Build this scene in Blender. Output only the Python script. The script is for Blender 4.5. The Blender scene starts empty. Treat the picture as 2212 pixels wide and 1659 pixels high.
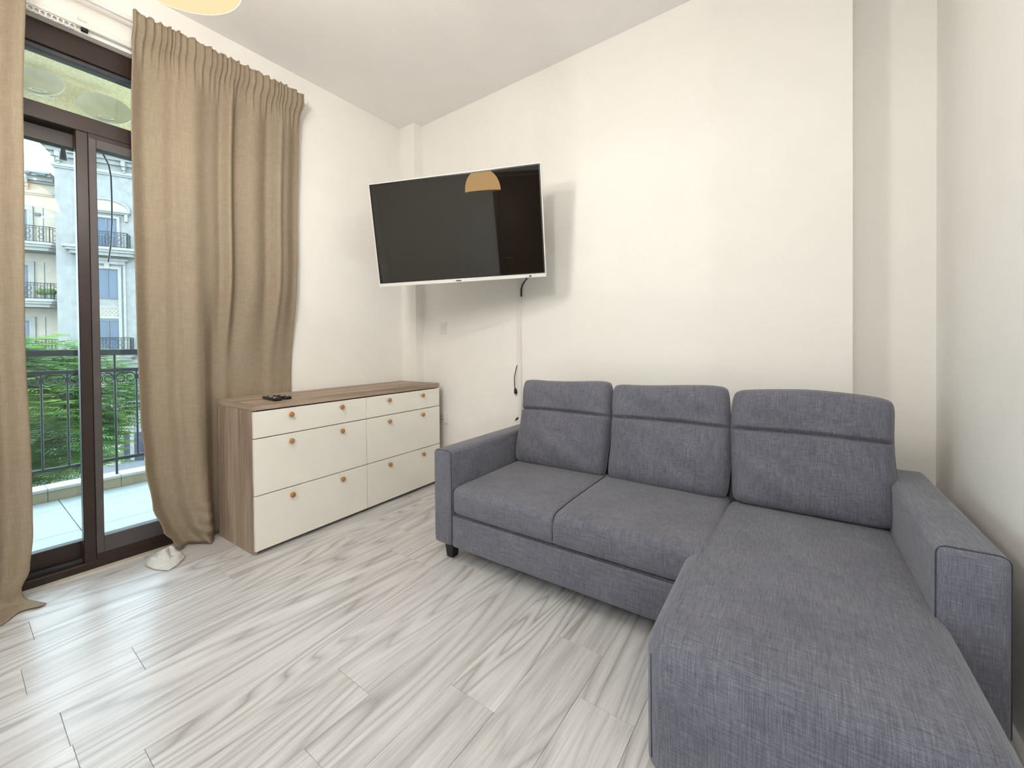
import bpy, bmesh, math, random
from mathutils import Vector, Matrix
random.seed(7)
R = math.radians
scene = bpy.context.scene
COL = scene.collection

# ------------------------------------------------------------------ camera
def look_matrix(yaw, pitch, roll):
    f = Vector((math.sin(yaw)*math.cos(pitch), math.cos(yaw)*math.cos(pitch), math.sin(pitch)))
    r = Vector((math.cos(yaw), -math.sin(yaw), 0)); u = r.cross(f)
    r2 = math.cos(roll)*r + math.sin(roll)*u; u2 = -math.sin(roll)*r + math.cos(roll)*u
    return Matrix(((r2.x, u2.x, -f.x), (r2.y, u2.y, -f.y), (r2.z, u2.z, -f.z))).to_4x4()
cd = bpy.data.cameras.new('camera'); cam = bpy.data.objects.new('camera', cd); COL.objects.link(cam)
cam.matrix_world = Matrix.Translation((0, 0, 1.1)) @ look_matrix(R(-35.6), R(-.67), R(-.56))
cd.sensor_width = 36; cd.sensor_fit = 'HORIZONTAL'; cd.lens = 877.7/2212*36
cd.shift_y = -73.8/2212; cd.clip_start = .02; cd.clip_end = 400
scene.camera = cam

# ------------------------------------------------------------------ sky, sun, exposure
SKY = 3.6; SUN = .6; LAMP_DOWN = 9.0; LAMP_UP = 12.0; REAR_DOWN = 8.0; REAR_UP = 29.0; EXPO = 1.22
w = bpy.data.worlds.new('sky'); scene.world = w; w.use_nodes = True
bg = w.node_tree.nodes['Background']; bg.inputs[0].default_value = (.68, .86, 1.0, 1); bg.inputs[1].default_value = SKY
sd = bpy.data.lights.new('sun', 'SUN'); sd.energy = SUN; sd.angle = R(12); sd.color = (1, .97, .92)
sun = bpy.data.objects.new('sun', sd); COL.objects.link(sun)
sun.rotation_euler = Vector((-.62, .25, -.74)).to_track_quat('-Z', 'Y').to_euler()
vs = scene.view_settings
vs.view_transform = 'Standard'; vs.look = 'None'; vs.gamma = 1; vs.use_curve_mapping = False; vs.exposure = EXPO

# ------------------------------------------------------------------ materials
def s2l(c):
    return tuple((v/255/12.92 if v/255 <= .04045 else ((v/255+.055)/1.055)**2.4) for v in c)
class NT:
    def __init__(s, name):
        s.m = bpy.data.materials.new(name); s.m.use_nodes = True; s.t = s.m.node_tree; s.n = s.t.nodes
        s.b = s.n['Principled BSDF']; s.out = s.n['Material Output']
    def add(s, t, **k):
        n = s.n.new(t)
        for a, v in k.items(): setattr(n, a, v)
        return n
    def link(s, a, b): s.t.links.new(a, b)
    def coord(s, scale=(1, 1, 1), rnd=False):
        tc = s.add('ShaderNodeTexCoord'); mp = s.add('ShaderNodeMapping'); mp.inputs['Scale'].default_value = scale
        if rnd:
            oi = s.add('ShaderNodeObjectInfo'); mu = s.add('ShaderNodeMath', operation='MULTIPLY'); mu.inputs[1].default_value = 37.0
            cb = s.add('ShaderNodeCombineXYZ'); s.link(oi.outputs['Random'], mu.inputs[0])
            for i in range(3): s.link(mu.outputs[0], cb.inputs[i])
            s.link(cb.outputs[0], mp.inputs['Location'])
        s.link(tc.outputs['Object'], mp.inputs['Vector']); return mp.outputs[0]
    def noise(s, vec, scale=1, detail=4, rough=.55, dist=0):
        n = s.add('ShaderNodeTexNoise'); n.inputs['Scale'].default_value = scale; n.inputs['Detail'].default_value = detail
        n.inputs['Roughness'].default_value = rough; n.inputs['Distortion'].default_value = dist
        s.link(vec, n.inputs['Vector']); return n.outputs['Fac']
    def ramp(s, fac, stops):
        r = s.add('ShaderNodeValToRGB'); e = r.color_ramp.elements
        while len(e) < len(stops): e.new(.5)
        for el, (p, c) in zip(e, stops): el.position = p; el.color = (*c, 1)
        s.link(fac, r.inputs[0]); return r.outputs[0]
    def mix(s, a, b, fac=.5, mode='MIX'):
        n = s.add('ShaderNodeMix', data_type='RGBA', blend_type=mode)
        if isinstance(fac, float): n.inputs[0].default_value = fac
        else: s.link(fac, n.inputs[0])
        for v, i in ((a, 6), (b, 7)):
            if isinstance(v, tuple): n.inputs[i].default_value = (*v, 1)
            else: s.link(v, n.inputs[i])
        return n.outputs[2]
    def bump(s, h, strength=.2, dist=.002):
        n = s.add('ShaderNodeBump'); n.inputs['Strength'].default_value = strength; n.inputs['Distance'].default_value = dist
        s.link(h, n.inputs['Height']); s.link(n.outputs[0], s.b.inputs['Normal'])
    def base(s, c):
        if isinstance(c, tuple): s.b.inputs['Base Color'].default_value = (*c, 1)
        else: s.link(c, s.b.inputs['Base Color'])
    def set(s, rough=.5, spec=.5, metal=0):
        s.b.inputs['Roughness'].default_value = rough; s.b.inputs['Specular IOR Level'].default_value = spec; s.b.inputs['Metallic'].default_value = metal
def plain(name, col, rough=.5, var=.06, scale=20, bump=.05, spec=.4, metal=0):
    m = NT(name); v = m.coord(); n = m.noise(v, scale)
    c0 = tuple(max(0, x*(1-var)) for x in col); c1 = tuple(min(1, x*(1+var)) for x in col)
    m.base(m.ramp(n, [(.3, c0), (.7, c1)])); m.set(rough, spec, metal)
    if bump: m.bump(n, bump)
    return m.m
M = {}
M['wall'] = plain('cream_wall_paint', (.89, .873, .83), .75, .012, 6, .03, .2)
M['ceiling'] = plain('white_ceiling_paint', (.93, .915, .895), .8, .01, 5, .02, .2)
M['white_plastic'] = plain('white_plastic', (.80, .79, .76), .35, .01, 10, 0)
M['black_plastic'] = plain('black_plastic', (.012, .012, .014), .35, .1, 30, .02)
M['grey_plastic'] = plain('grey_plastic', (.10, .10, .105), .4, .1, 30, .02)
M['brown_frame'] = plain('brown_coated_aluminium', (.026, .0125, .0095), .38, .12, 8, .03, .5)
M['grey_frame'] = plain('greyed_brown_aluminium', (.085, .074, .074), .45, .10, 9, .03, .4)
M['gasket'] = plain('dark_rubber_gasket', (.05, .055, .065), .4, .1, 40, .02)
M['iron'] = plain('black_wrought_iron', (.008, .012, .014), .5, .15, 60, .05)
M['threshold'] = plain('cream_threshold_strip', (.62, .57, .50), .6, .03, 30, .02)
M['drawer'] = plain('cream_lacquer', (.89, .865, .79), .35, .012, 8, .01, .35)
M['knob'] = plain('oiled_beech', (.42, .20, .07), .45, .2, 90, .05)
M['tv_bezel'] = plain('white_silver_bezel', (.72, .71, .69), .35, .02, 10, 0)
M['brass'] = plain('brass', (.6, .45, .2), .3, .1, 40, .02, .5, 1)
def dark_door():
    m = NT('dark_red_wood'); v = m.coord((30, 30, 2)); n = m.noise(v, 1, 6)
    m.base(m.ramp(n, [(.3, (.05, .013, .008)), (.7, (.10, .028, .016))])); m.set(.4); return m.m
M['dark_wood'] = dark_door()
def floor_mat():
    m = NT('grey_oak_laminate')
    v = m.coord((30, 1.7, 1), True); big = m.noise(v, 1, 7, .66, 1.1)
    v1 = m.coord((5.5, .45, 1), True); dist = m.noise(v1, 1.0, 2, .5, .2)
    v2 = m.coord((4.6, .42, 1), True); cn = m.noise(v2, 1.0, 1.5, .45, .35)
    ml = m.add('ShaderNodeMath', operation='MULTIPLY'); ml.inputs[1].default_value = 34.0; m.link(cn, ml.inputs[0])
    pp = m.add('ShaderNodeMath', operation='PINGPONG'); pp.inputs[1].default_value = 1.0; m.link(ml.outputs[0], pp.inputs[0])
    v3 = m.coord((240, 6, 1), True); fine = m.noise(v3, 1, 3, .6)
    c1 = m.ramp(big, [(.25, s2l((160, 157, 156))), (.48, s2l((206, 205, 206))), (.75, s2l((232, 232, 233)))])
    c2 = m.ramp(pp.outputs[0], [(.0, s2l((158, 155, 154))), (.2, s2l((195, 194, 194))), (.6, s2l((217, 217, 218))), (1, s2l((227, 227, 228)))])
    c = m.mix(c1, c2, m.ramp(dist, [(.36, (.15, .15, .15)), (.58, (.8, .8, .8))]))
    c = m.mix(c, m.ramp(fine, [(.36, (.80, .79, .78)), (.6, (1.02, 1.02, 1.02))]), .55, 'MULTIPLY')
    oi = m.add('ShaderNodeObjectInfo')
    c = m.mix(c, m.ramp(oi.outputs['Random'], [(0, (.95, .94, .935)), (1, (1.02, 1.02, 1.02))]), 1.0, 'MULTIPLY')
    m.base(c); m.set(.30, .5); m.bump(fine, .12, .0008); return m.m
M['floor'] = floor_mat()
M['floor_bed'] = plain('dark_plank_joint', (.42, .40, .38), .8, .1, 20, 0)
def wood_mat(name, axis, cols, k=1.0):
    # axis: grain direction index
    m = NT(name); sc = [38*k]*3; sc[axis] = 1.6*k; v = m.coord(tuple(sc)); n = m.noise(v, 1, 6, .6, .8)
    sc2 = [9*k]*3; sc2[axis] = .7*k; v2 = m.coord(tuple(sc2)); n2 = m.noise(v2, 1, 3, .5, .5)
    c = m.ramp(n, [(.25, cols[0]), (.5, cols[1]), (.75, cols[2])])
    c = m.mix(c, m.ramp(n2, [(.35, (.74, .71, .70)), (.65, (1.1, 1.1, 1.1))]), .8, 'MULTIPLY')
    sc3 = [300*k]*3; sc3[axis] = 9*k; f = m.noise(m.coord(tuple(sc3)), 1, 2)
    c = m.mix(c, m.ramp(f, [(.4, (.86, .85, .84)), (.62, (1.03, 1.03, 1.03))]), .6, 'MULTIPLY')
    m.base(c); m.set(.55, .3); m.bump(f, .1, .0006); return m.m
OAK = [s2l((126, 106, 91)), s2l((170, 151, 134)), s2l((198, 182, 165))]
M['oak_v'] = wood_mat('truffle_oak_vertical', 2, OAK)
M['oak_h'] = wood_mat('truffle_oak_lengthwise', 1, OAK)
M['oak_d'] = wood_mat('truffle_oak_crosswise', 0, OAK)
def sofa_mat():
    m = NT('slubbed_grey_linen_weave')
    tc = m.add('ShaderNodeTexCoord'); sp = m.add('ShaderNodeSeparateXYZ'); m.link(tc.outputs['Normal'], sp.inputs[0])
    ab = m.add('ShaderNodeMath', operation='ABSOLUTE'); m.link(sp.outputs[0], ab.inputs[0])
    st = m.add('ShaderNodeMapRange'); st.inputs[1].default_value = .55; st.inputs[2].default_value = .8; m.link(ab.outputs[0], st.inputs[0])
    def pick(p, q):
        n = m.add('ShaderNodeMix', data_type='FLOAT'); m.link(st.outputs[0], n.inputs[0]); m.link(p, n.inputs[2]); m.link(q, n.inputs[3]); return n.outputs[0]
    a = pick(m.noise(m.coord((20, 560, 560)), 1, 2, .6, .2), m.noise(m.coord((20, 20, 560)), 1, 2, .6, .2))
    b = pick(m.noise(m.coord((560, 20, 20)), 1, 2, .6, .2), m.noise(m.coord((20, 560, 20)), 1, 2, .6, .2))
    g = m.noise(m.coord((1, 1, 1)), 520, 2, .7); l = m.noise(m.coord((1, 1, 1)), 7, 3, .5)
    ca = m.ramp(a, [(.30, (.74, .74, .75)), (.5, (1, 1, 1)), (.72, (1.34, 1.34, 1.33))])
    cb = m.ramp(b, [(.30, (.72, .72, .74)), (.5, (1, 1, 1)), (.72, (1.34, 1.34, 1.33))])
    c = m.mix(s2l((108, 109, 120)), ca, 1.0, 'MULTIPLY'); c = m.mix(c, cb, 1.0, 'MULTIPLY')
    c = m.mix(c, m.ramp(g, [(.3, (.75, .75, .76)), (.7, (1.22, 1.22, 1.21))]), .8, 'MULTIPLY')
    c = m.mix(c, m.ramp(l, [(.35, (.93, .93, .94)), (.65, (1.06, 1.06, 1.05))]), 1.0, 'MULTIPLY')
    m.base(c); m.set(.9, .15); h = m.add('ShaderNodeMath', operation='ADD'); m.link(a, h.inputs[0]); m.link(b, h.inputs[1])
    m.b.inputs['Sheen Weight'].default_value = .25; m.b.inputs['Sheen Roughness'].default_value = .5
    m.bump(h.outputs[0], .35, .0012); return m.m
M['sofa'] = sofa_mat()
M['piping'] = plain('dark_grey_welt', (.06, .06, .072), .9, .1, 200, .1, .1)
def curtain_mat(name, col, trans=.35):
    m = NT(name); a = m.noise(m.coord((300, 300, 14)), 1, 3, .6); b = m.noise(m.coord((20, 20, 420)), 1, 3, .6)
    c = m.mix(m.ramp(a, [(.3, (.90, .89, .88)), (.7, (1.07, 1.07, 1.07))]), m.ramp(b, [(.3, (.90, .89, .88)), (.7, (1.07, 1.07, 1.07))]), 1.0, 'MULTIPLY')
    c = m.mix(c, col, 1.0, 'MULTIPLY'); m.base(c); m.set(.9, .1)
    tr = m.add('ShaderNodeBsdfTranslucent'); m.link(c, tr.inputs[0]); mx = m.add('ShaderNodeMixShader'); mx.inputs[0].default_value = trans
    m.link(m.b.outputs[0], mx.inputs[1]); m.link(tr.outputs[0], mx.inputs[2]); m.link(mx.outputs[0], m.out.inputs[0]); m.bump(b, .15, .001); return m.m
M['curtain'] = curtain_mat('beige_linen_curtain', s2l((172, 158, 138)), .22)
M['lining'] = curtain_mat('white_curtain_lining', (.82, .82, .80), .2)
def glass_mat():
    m = NT('window_glass'); m.n.remove(m.b)
    tr = m.add('ShaderNodeBsdfTransparent'); tr.inputs[0].default_value = (.93, .965, .955, 1)
    gl = m.add('ShaderNodeBsdfGlossy'); gl.inputs['Roughness'].default_value = .01
    fr = m.add('ShaderNodeFresnel'); fr.inputs[0].default_value = 1.35; mx = m.add('ShaderNodeMixShader')
    n = m.noise(m.coord(), 3, 2); mr = m.add('ShaderNodeMath', operation='MULTIPLY_ADD'); mr.inputs[1].default_value = .01; mr.inputs[2].default_value = 0
    ad = m.add('ShaderNodeMath', operation='ADD'); m.link(n, mr.inputs[0]); m.link(mr.outputs[0], ad.inputs[0]); m.link(fr.outputs[0], ad.inputs[1])
    m.link(ad.outputs[0], mx.inputs[0]); m.link(tr.outputs[0], mx.inputs[1]); m.link(gl.outputs[0], mx.inputs[2]); m.link(mx.outputs[0], m.out.inputs[0]); return m.m
M['glass'] = glass_mat()
def screen_mat():
    m = NT('glossy_tv_screen'); n = m.noise(m.coord(), 400, 2); m.base(m.ramp(n, [(.3, (.008, .007, .005)), (.7, (.013, .011, .008))])); m.set(0, .5)
    m.b.inputs['IOR'].default_value = 1.62; return m.m
M['screen'] = screen_mat()
def glow_mat(name, col, st):
    m = NT(name); n = m.noise(m.coord(), 8, 2); c = m.ramp(n, [(.3, tuple(x*.98 for x in col)), (.7, col)]); m.n.remove(m.b)
    e = m.add('ShaderNodeEmission'); e.inputs[1].default_value = st; m.link(c, e.inputs[0]); m.link(e.outputs[0], m.out.inputs[0]); return m.m
M['diffuser'] = glow_mat('lit_opal_diffuser', (1.0, .80, .47), .445)
M['shade'] = glow_mat('lit_cream_lamp_shade', (1.0, .62, .27), 3.6)
M['tile'] = plain('pale_grey_balcony_tile', (.30, .335, .34), .5, .06, 14, .03)
M['curb'] = plain('sandstone_curb_tile', (.27, .22, .145), .6, .06, 12, .04)
M['curb_top'] = plain('pale_stone_coping', (.36, .35, .32), .6, .04, 12, .04)
M['grout'] = plain('dark_grout', (.20, .19, .17), .9, .1, 30, 0)
M['stucco_in'] = plain('speckled_cream_stucco', (.74, .64, .40), .9, .14, 70, .4, .1)
M['dish'] = plain('off_white_painted_steel', (.62, .58, .47), .45, .10, 9, .02)
M['stucco'] = plain('pale_facade_stucco', (.185, .181, .172), .9, .12, 3, .2, .1)
M['stucco_warm'] = plain('cream_facade_stucco', (.30, .265, .21), .9, .08, 5, .2, .1)
M['moulding'] = plain('white_facade_moulding', (.22, .212, .19), .8, .06, 6, .1, .1)
M['facade_glass'] = plain('blue_grey_facade_glass', (.02, .04, .07), .12, .25, .8, 0, .6)
M['facade_frame'] = plain('blue_grey_window_frame', (.055, .065, .085), .5, .05, 4, 0)
M['plum_door'] = plain('dark_plum_door', (.03, .026, .045), .5, .1, 3, 0)
M['street'] = plain('grey_paving', (.12, .13, .14), .9, .12, 1.2, .1, .1)
M['bark'] = plain('grey_brown_bark', (.20, .15, .11), .9, .25, 12, .5, .1)
def leaf_mat():
    m = NT('feathery_green_leaf'); n = m.noise(m.coord(), 1.6, 3); n2 = m.noise(m.coord(), 11, 2)
    c = m.ramp(n, [(.3, (.05, .115, .05)), (.5, (.10, .20, .06)), (.7, (.21, .30, .08))])
    c = m.mix(c, m.ramp(n2, [(.3, (.7, .8, .8)), (.7, (1.25, 1.2, 1.0))]), 1.0, 'MULTIPLY'); m.base(c); m.set(.6, .3)
    tr = m.add('ShaderNodeBsdfTranslucent'); m.link(c, tr.inputs[0]); mx = m.add('ShaderNodeMixShader'); mx.inputs[0].default_value = .4
    m.link(m.b.outputs[0], mx.inputs[1]); m.link(tr.outputs[0], mx.inputs[2]); m.link(mx.outputs[0], m.out.inputs[0]); return m.m
M['leaf'] = leaf_mat()

# ------------------------------------------------------------------ helpers
def link(name, me, mat=None, parent=None, loc=None, rot=None):
    o = bpy.data.objects.new(name, me); COL.objects.link(o)
    if me is not None and mat is not None and not me.materials: me.materials.append(M[mat] if isinstance(mat, str) else mat)
    if parent: o.parent = parent
    if loc: o.location = loc
    if rot: o.rotation_euler = rot
    return o
def tag(o, label, cat=None, group=None, kind=None):
    o['label'] = label
    if cat: o['category'] = cat
    if group: o['group'] = group
    if kind: o['kind'] = kind
    return o
def thing(name, label, cat, loc=(0, 0, 0), rz=0, group=None, kind=None):
    o = bpy.data.objects.new(name, None); COL.objects.link(o); o.location = loc; o.rotation_euler = (0, 0, rz); o.empty_display_size = .1
    return tag(o, label, cat, group, kind)
def bm_mesh(bm, smooth=False, angle=None):
    me = bpy.data.meshes.new('mesh'); bm.normal_update(); bm.to_mesh(me); bm.free()
    if smooth:
        for p in me.polygons: p.use_smooth = True
        if angle: me.set_sharp_from_angle(angle=angle)
    return me
def add_box(bm, x0, x1, y0, y1, z0, z1, mtx=None):
    vs_ = [bm.verts.new((x, y, z)) for z in (z0, z1) for y in (y0, y1) for x in (x0, x1)]
    if mtx:
        for v in vs_: v.co = mtx @ v.co
    for f in ((0, 2, 3, 1), (4, 5, 7, 6), (0, 1, 5, 4), (2, 6, 7, 3), (0, 4, 6, 2), (1, 3, 7, 5)): bm.faces.new([vs_[i] for i in f])
    return vs_
def box(name, x0, x1, y0, y1, z0, z1, mat, parent=None, bev=0, seg=2, **k):
    bm = bmesh.new(); add_box(bm, x0, x1, y0, y1, z0, z1)
    if bev: bmesh.ops.bevel(bm, geom=bm.edges[:], offset=bev, segments=seg, profile=.5, affect='EDGES')
    return link(name, bm_mesh(bm, bool(bev) and seg > 1, R(40)), mat, parent, **k)
def boxes(name, lst, mat, parent=None, bev=0, seg=1):
    bm = bmesh.new()
    for b in lst: add_box(bm, *b)
    if bev: bmesh.ops.bevel(bm, geom=bm.edges[:], offset=bev, segments=seg, profile=.5, affect='EDGES')
    return link(name, bm_mesh(bm), mat, parent)
def add_tube(bm, pts, rad, n=8, cap=True):
    pts = [Vector(p) for p in pts]; rings = []; prev = None
    for i, p in enumerate(pts):
        d = (pts[min(i+1, len(pts)-1)] - pts[max(i-1, 0)]).normalized()
        a = prev if prev is not None else (Vector((0, 0, 1)) if abs(d.z) < .9 else Vector((1, 0, 0)))
        a = (a - d*a.dot(d)).normalized(); b = d.cross(a); prev = a
        r = rad[i] if isinstance(rad, (list, tuple)) else rad
        rings.append([bm.verts.new(p + r*(math.cos(2*math.pi*k/n)*a + math.sin(2*math.pi*k/n)*b)) for k in range(n)])
    for q in range(len(rings)-1):
        for k in range(n): bm.faces.new((rings[q][k], rings[q][(k+1) % n], rings[q+1][(k+1) % n], rings[q+1][k]))
    if cap: bm.faces.new(rings[0][::-1]); bm.faces.new(rings[-1])
def tube(name, pts, rad, mat, parent=None, n=8):
    bm = bmesh.new(); add_tube(bm, pts, rad, n); return link(name, bm_mesh(bm, True, R(50)), mat, parent)
def lathe(name, prof, mat, parent=None, n=32, loc=None, rot=None):
    bm = bmesh.new(); rings = []
    for r, z in prof:
        rings.append([bm.verts.new((r*math.cos(2*math.pi*k/n), r*math.sin(2*math.pi*k/n), z)) for k in range(n)] if r > 1e-5 else [bm.verts.new((0, 0, z))])
    for a, b in zip(rings, rings[1:]):
        for k in range(n):
            f = [a[k % len(a)], a[(k+1) % len(a)], b[(k+1) % len(b)], b[k % len(b)]]; u = []
            for v in f:
                if v not in u: u.append(v)
            if len(u) > 2: bm.faces.new(u)
    bmesh.ops.recalc_face_normals(bm, faces=bm.faces[:])
    return link(name, bm_mesh(bm, True, R(35)), mat, parent, loc, rot)
def prism(name, poly, axis, a0, a1, mat, parent=None, bev=0):
    # extrude a 2D polygon along axis (0:x, 1:y, 2:z); poly gives the other two coordinates in order
    bm = bmesh.new()
    def mk(p, a): return (a, p[0], p[1]) if axis == 0 else ((p[0], a, p[1]) if axis == 1 else (p[0], p[1], a))
    A = [bm.verts.new(mk(p, a0)) for p in poly]; B = [bm.verts.new(mk(p, a1)) for p in poly]; n = len(poly)
    bm.faces.new(A[::-1]); bm.faces.new(B)
    for i in range(n): bm.faces.new((A[i], A[(i+1) % n], B[(i+1) % n], B[i]))
    bmesh.ops.recalc_face_normals(bm, faces=bm.faces[:])
    if bev: bmesh.ops.bevel(bm, geom=bm.edges[:], offset=bev, segments=2, profile=.5, affect='EDGES')
    return link(name, bm_mesh(bm, bool(bev), R(40)), mat, parent)
def interp(tab, x):
    if x <= tab[0][0]: return tab[0][1]
    for (a, b), (c, d) in zip(tab, tab[1:]):
        if x <= c:
            t = (x-a)/(c-a); t = t*t*(3-2*t); return b + (d-b)*t
    return tab[-1][1]

# ------------------------------------------------------------------ room shell
XW, XR, YT, YF, H = -2.84, .490, 2.41, -4.2, 2.98
wl = boxes('wall_left', [(XW-.2, XW, YF-.2, -2.80, 0, H), (XW-.2, XW, .80, 2.61, 0, H), (XW-.2, XW, -2.80, .80, 2.632, H)], 'wall')
tag(wl, 'cream painted wall around the brown balcony door', 'wall', kind='structure')
wb = boxes('wall_back', [(XW, .185, YT, YT+.3, 0, H), (.185, XR, YT+.20, YT+.3, 0, H), (XW, -2.66, 2.325, YT, 0, H)], 'wall')
tag(wb, 'cream painted wall behind the television and the sofa', 'wall', kind='structure')
tag(boxes('wall_right', [(XR, XR+.2, YF-.2, YT+.3, 0, H)], 'wall'), 'pale painted wall along the right of the sofa', 'wall', kind='structure')
tag(boxes('wall_front', [(XW, XR, YF-.2, YF, 0, H)], 'wall'), 'cream painted wall behind the viewer', 'wall', kind='structure')
tag(boxes('ceiling', [(XW-.2, XR+.2, YF-.2, YT+.3, H, H+.15)], 'ceiling'), 'plain white ceiling of the living room', 'ceiling', kind='structure')
fl = tag(boxes('floor', [(XW-.2, XR+.2, YF-.2, YT+.3, -.15, -.012)], 'floor_bed'), 'grey wood plank floor of the living room', 'floor', kind='structure')
# planks run from the viewer towards the television wall
PW, PL, GAP = .18, 1.2, .0004
ENDS = {-1.833: .187, -2.013: .385, -1.293: .766, -1.113: .558, -.753: 1.335, -.573: 1.138, -2.373: .78}
full = None; k = 0; x = -1.113 - PW*10
while x < XR:
    xa, xb = max(x, XW), min(x+PW, XR)
    if xb - xa > .02:
        e0 = None
        for kx, ky in ENDS.items():
            if abs(kx-x) < .02: e0 = ky
        if e0 is None: e0 = random.choice((.15, .35, .55, .95, 1.1)) + random.uniform(-.05, .05)
        y = e0
        while y > YF: y -= PL
        while y < YT+.2:
            ya, yb = max(y, YF), min(y+PL, YT+.19)
            if yb - ya > .03:
                whole = abs(xb-xa-PW) < .001 and abs(yb-ya-PL) < .001
                if whole and full: o = bpy.data.objects.new('plank', full); COL.objects.link(o); o.parent = fl; o.location = (xa, ya, 0)
                else:
                    o = box('plank', GAP, xb-xa-GAP, GAP, yb-ya-GAP, -.012, 0, 'floor', fl, .0007, 1, loc=(xa, ya, 0))
                    if whole: full = o.data
            y += PL
    x += PW
# door behind the viewer (mirrored in the television)
d2 = thing('door_2', 'dark red brown wooden door on the wall behind the viewer', 'door', (0, YF, 0), kind='structure')
box('door_leaf', -.50, .38, .0, .045, .005, 2.62, 'dark_wood', d2, .004)
boxes('door_frame', [(-.57, -.505, 0, .06, 0, 2.70), (.385, .45, 0, .06, 0, 2.70), (-.505, .385, 0, .06, 2.63, 2.70)], 'dark_wood', d2)
tube('handle', [(-.42, .045, 1.02), (-.42, .09, 1.02), (-.30, .09, 1.02)], .009, 'brass', d2)

# ------------------------------------------------------------------ balcony sliding door
d1 = thing('door_1', 'dark brown sliding balcony door with transom window', 'door', (XW, 0, 0), kind='structure')
FX = -.04                        # front face of the frame, behind the wall face
Y0, Y1 = -2.80, .80
boxes('frame_head', [(FX-.12, FX, Y0, Y1, 2.524, 2.632)], 'brown_frame', d1, .003)
boxes('gasket', [(FX-.035, FX-.012, Y0+.06, Y1-.06, 2.498, 2.524)], 'gasket', d1, .004)
boxes('transom', [(FX-.12, FX, Y0+.06, Y1-.06, 2.172, 2.25)], 'brown_frame', d1, .003)
for ya, yb in ((Y0, Y0+.06), (Y1-.06, Y1)): boxes('frame_jamb', [(FX-.12, FX, ya, yb, 0, 2.524)], 'brown_frame', d1, .003)
boxes('frame_sill', [(FX-.12, FX, Y0+.06, Y1-.06, -.012, .040)], 'brown_frame', d1, .003)
boxes('threshold', [(FX, 0, Y0, Y1, -.012, .004)], 'threshold', d1)
boxes('track', [(FX-.055, FX-.045, Y0+.06, Y1-.06, .040, .055)], 'gasket', d1)
boxes('post', [(FX-.05, FX, .386, .430, .040, 2.172)], 'brown_frame', d1, .003)
# fixed leaf on the right, its face flush with the frame
fs = boxes('fixed_sash', [(FX-.05, FX+.004, .430, .458, .074, 2.150), (FX-.05, FX+.004, .70, .74, .074, 2.150), (FX-.05, FX+.004, .458, .70, .074, .155), (FX-.05, FX+.004, .458, .70, 2.105, 2.150)], 'grey_frame', d1, .002)
boxes('sash_bed', [(FX-.05, FX, .430, .74, .040, .074), (FX-.05, FX, .430, .74, 2.150, 2.172)], 'brown_frame', d1)
box('pane', FX-.028, FX-.022, .456, .702, .153, 2.107, 'glass', fs)
# sliding leaf on the left, running behind
for ya, yb in ((-.66, .430), (-1.70, -.64), (-2.74, -1.68)):
    s = boxes('sliding_sash', [(FX-.115, FX-.068, ya, ya+.045, .045, 2.168), (FX-.115, FX-.068, yb-.035, yb, .045, 2.168), (FX-.115, FX-.068, ya+.045, yb-.035, .045, .137), (FX-.115, FX-.068, ya+.045, yb-.035, 2.097, 2.168)], 'brown_frame', d1, .002)
    box('pane', FX-.095, FX-.089, ya+.043, yb-.033, .135, 2.099, 'glass', s)
box('transom_pane', FX-.027, FX-.021, Y0+.058, Y1-.058, 2.248, 2.526, 'glass', d1)

# ------------------------------------------------------------------ curtain track, rod, curtains
tr = thing('curtain_track', 'white curtain track with a row of gliders above the balcony door', 'curtain track', (XW, 0, 2.655))
boxes('rail', [(.004, .030, -1.8, 1.35, -.006, .020)], 'white_plastic', tr, .003)
boxes('bracket', [(.0, .034, .395, .425, .020, .034)], 'white_plastic', tr, .002)
box('end_stop', .008, .028, .405, .430, -.020, -.006, 'black_plastic', tr, .002)
gm = None
for i in range(13):
    y = .155 + i*.0185
    if gm is None:
        bm = bmesh.new(); add_tube(bm, [(.017+.0*math.cos(a), .010*math.cos(a), -.017+.012*math.sin(a)) for a in [2*math.pi*q/14 for q in range(15)]], .0032, 6, False)
        g = link('glider', bm_mesh(bm, True), 'white_plastic', tr, (0, y, 0)); gm = g.data
    else: link('glider', gm, None, tr, (0, y, 0))
rod = thing('curtain_rod', 'white curtain rod with round end cap under the ceiling', 'curtain rod', (-2.74, 0, 2.752))
tube('pole', [(0, -1.9, 0), (0, 1.425, 0)], .012, 'white_plastic', rod, 14)
lathe('end_cap', [(0, 0), (.018, 0), (.022, .006), (.022, .022), (.016, .030), (0, .031)], 'white_plastic', rod, 20, (0, 1.425, 0), (R(-90), 0, 0))
boxes('bracket', [(-.098, -.0, 1.400, 1.412, -.006, .006), (-.10, -.094, 1.390, 1.422, -.03, .03)], 'white_plastic', rod, .001)

def cloth(name, fn, nu, nv, mat, parent, thick=.003):
    bm = bmesh.new(); g = [[bm.verts.new(fn(i/nu, j/nv)) for i in range(nu+1)] for j in range(nv+1)]
    for j in range(nv):
        for i in range(nu): bm.faces.new((g[j][i], g[j][i+1], g[j+1][i+1], g[j+1][i]))
    o = link(name, bm_mesh(bm, True), mat, parent)
    sm = o.modifiers.new('thickness', 'SOLIDIFY'); sm.thickness = thick; sm.offset = 0
    return o
def folds(u, seed=0):
    return (math.sin(2*math.pi*(4.6*u + .30*math.sin(2*math.pi*(1.3*u+.2+seed)) + .1)) + .22*math.sin(2*math.pi*(9.7*u+.31+seed)) + .45*math.sin(2*math.pi*(1.9*u+.62+seed)))/1.5
CR = thing('curtain', 'beige linen curtain hanging between balcony door and drawer chest', 'curtain', (0, 0, 0), group='linen curtains at the balcony door')
ZT, ZP = 2.795, 2.742
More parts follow.
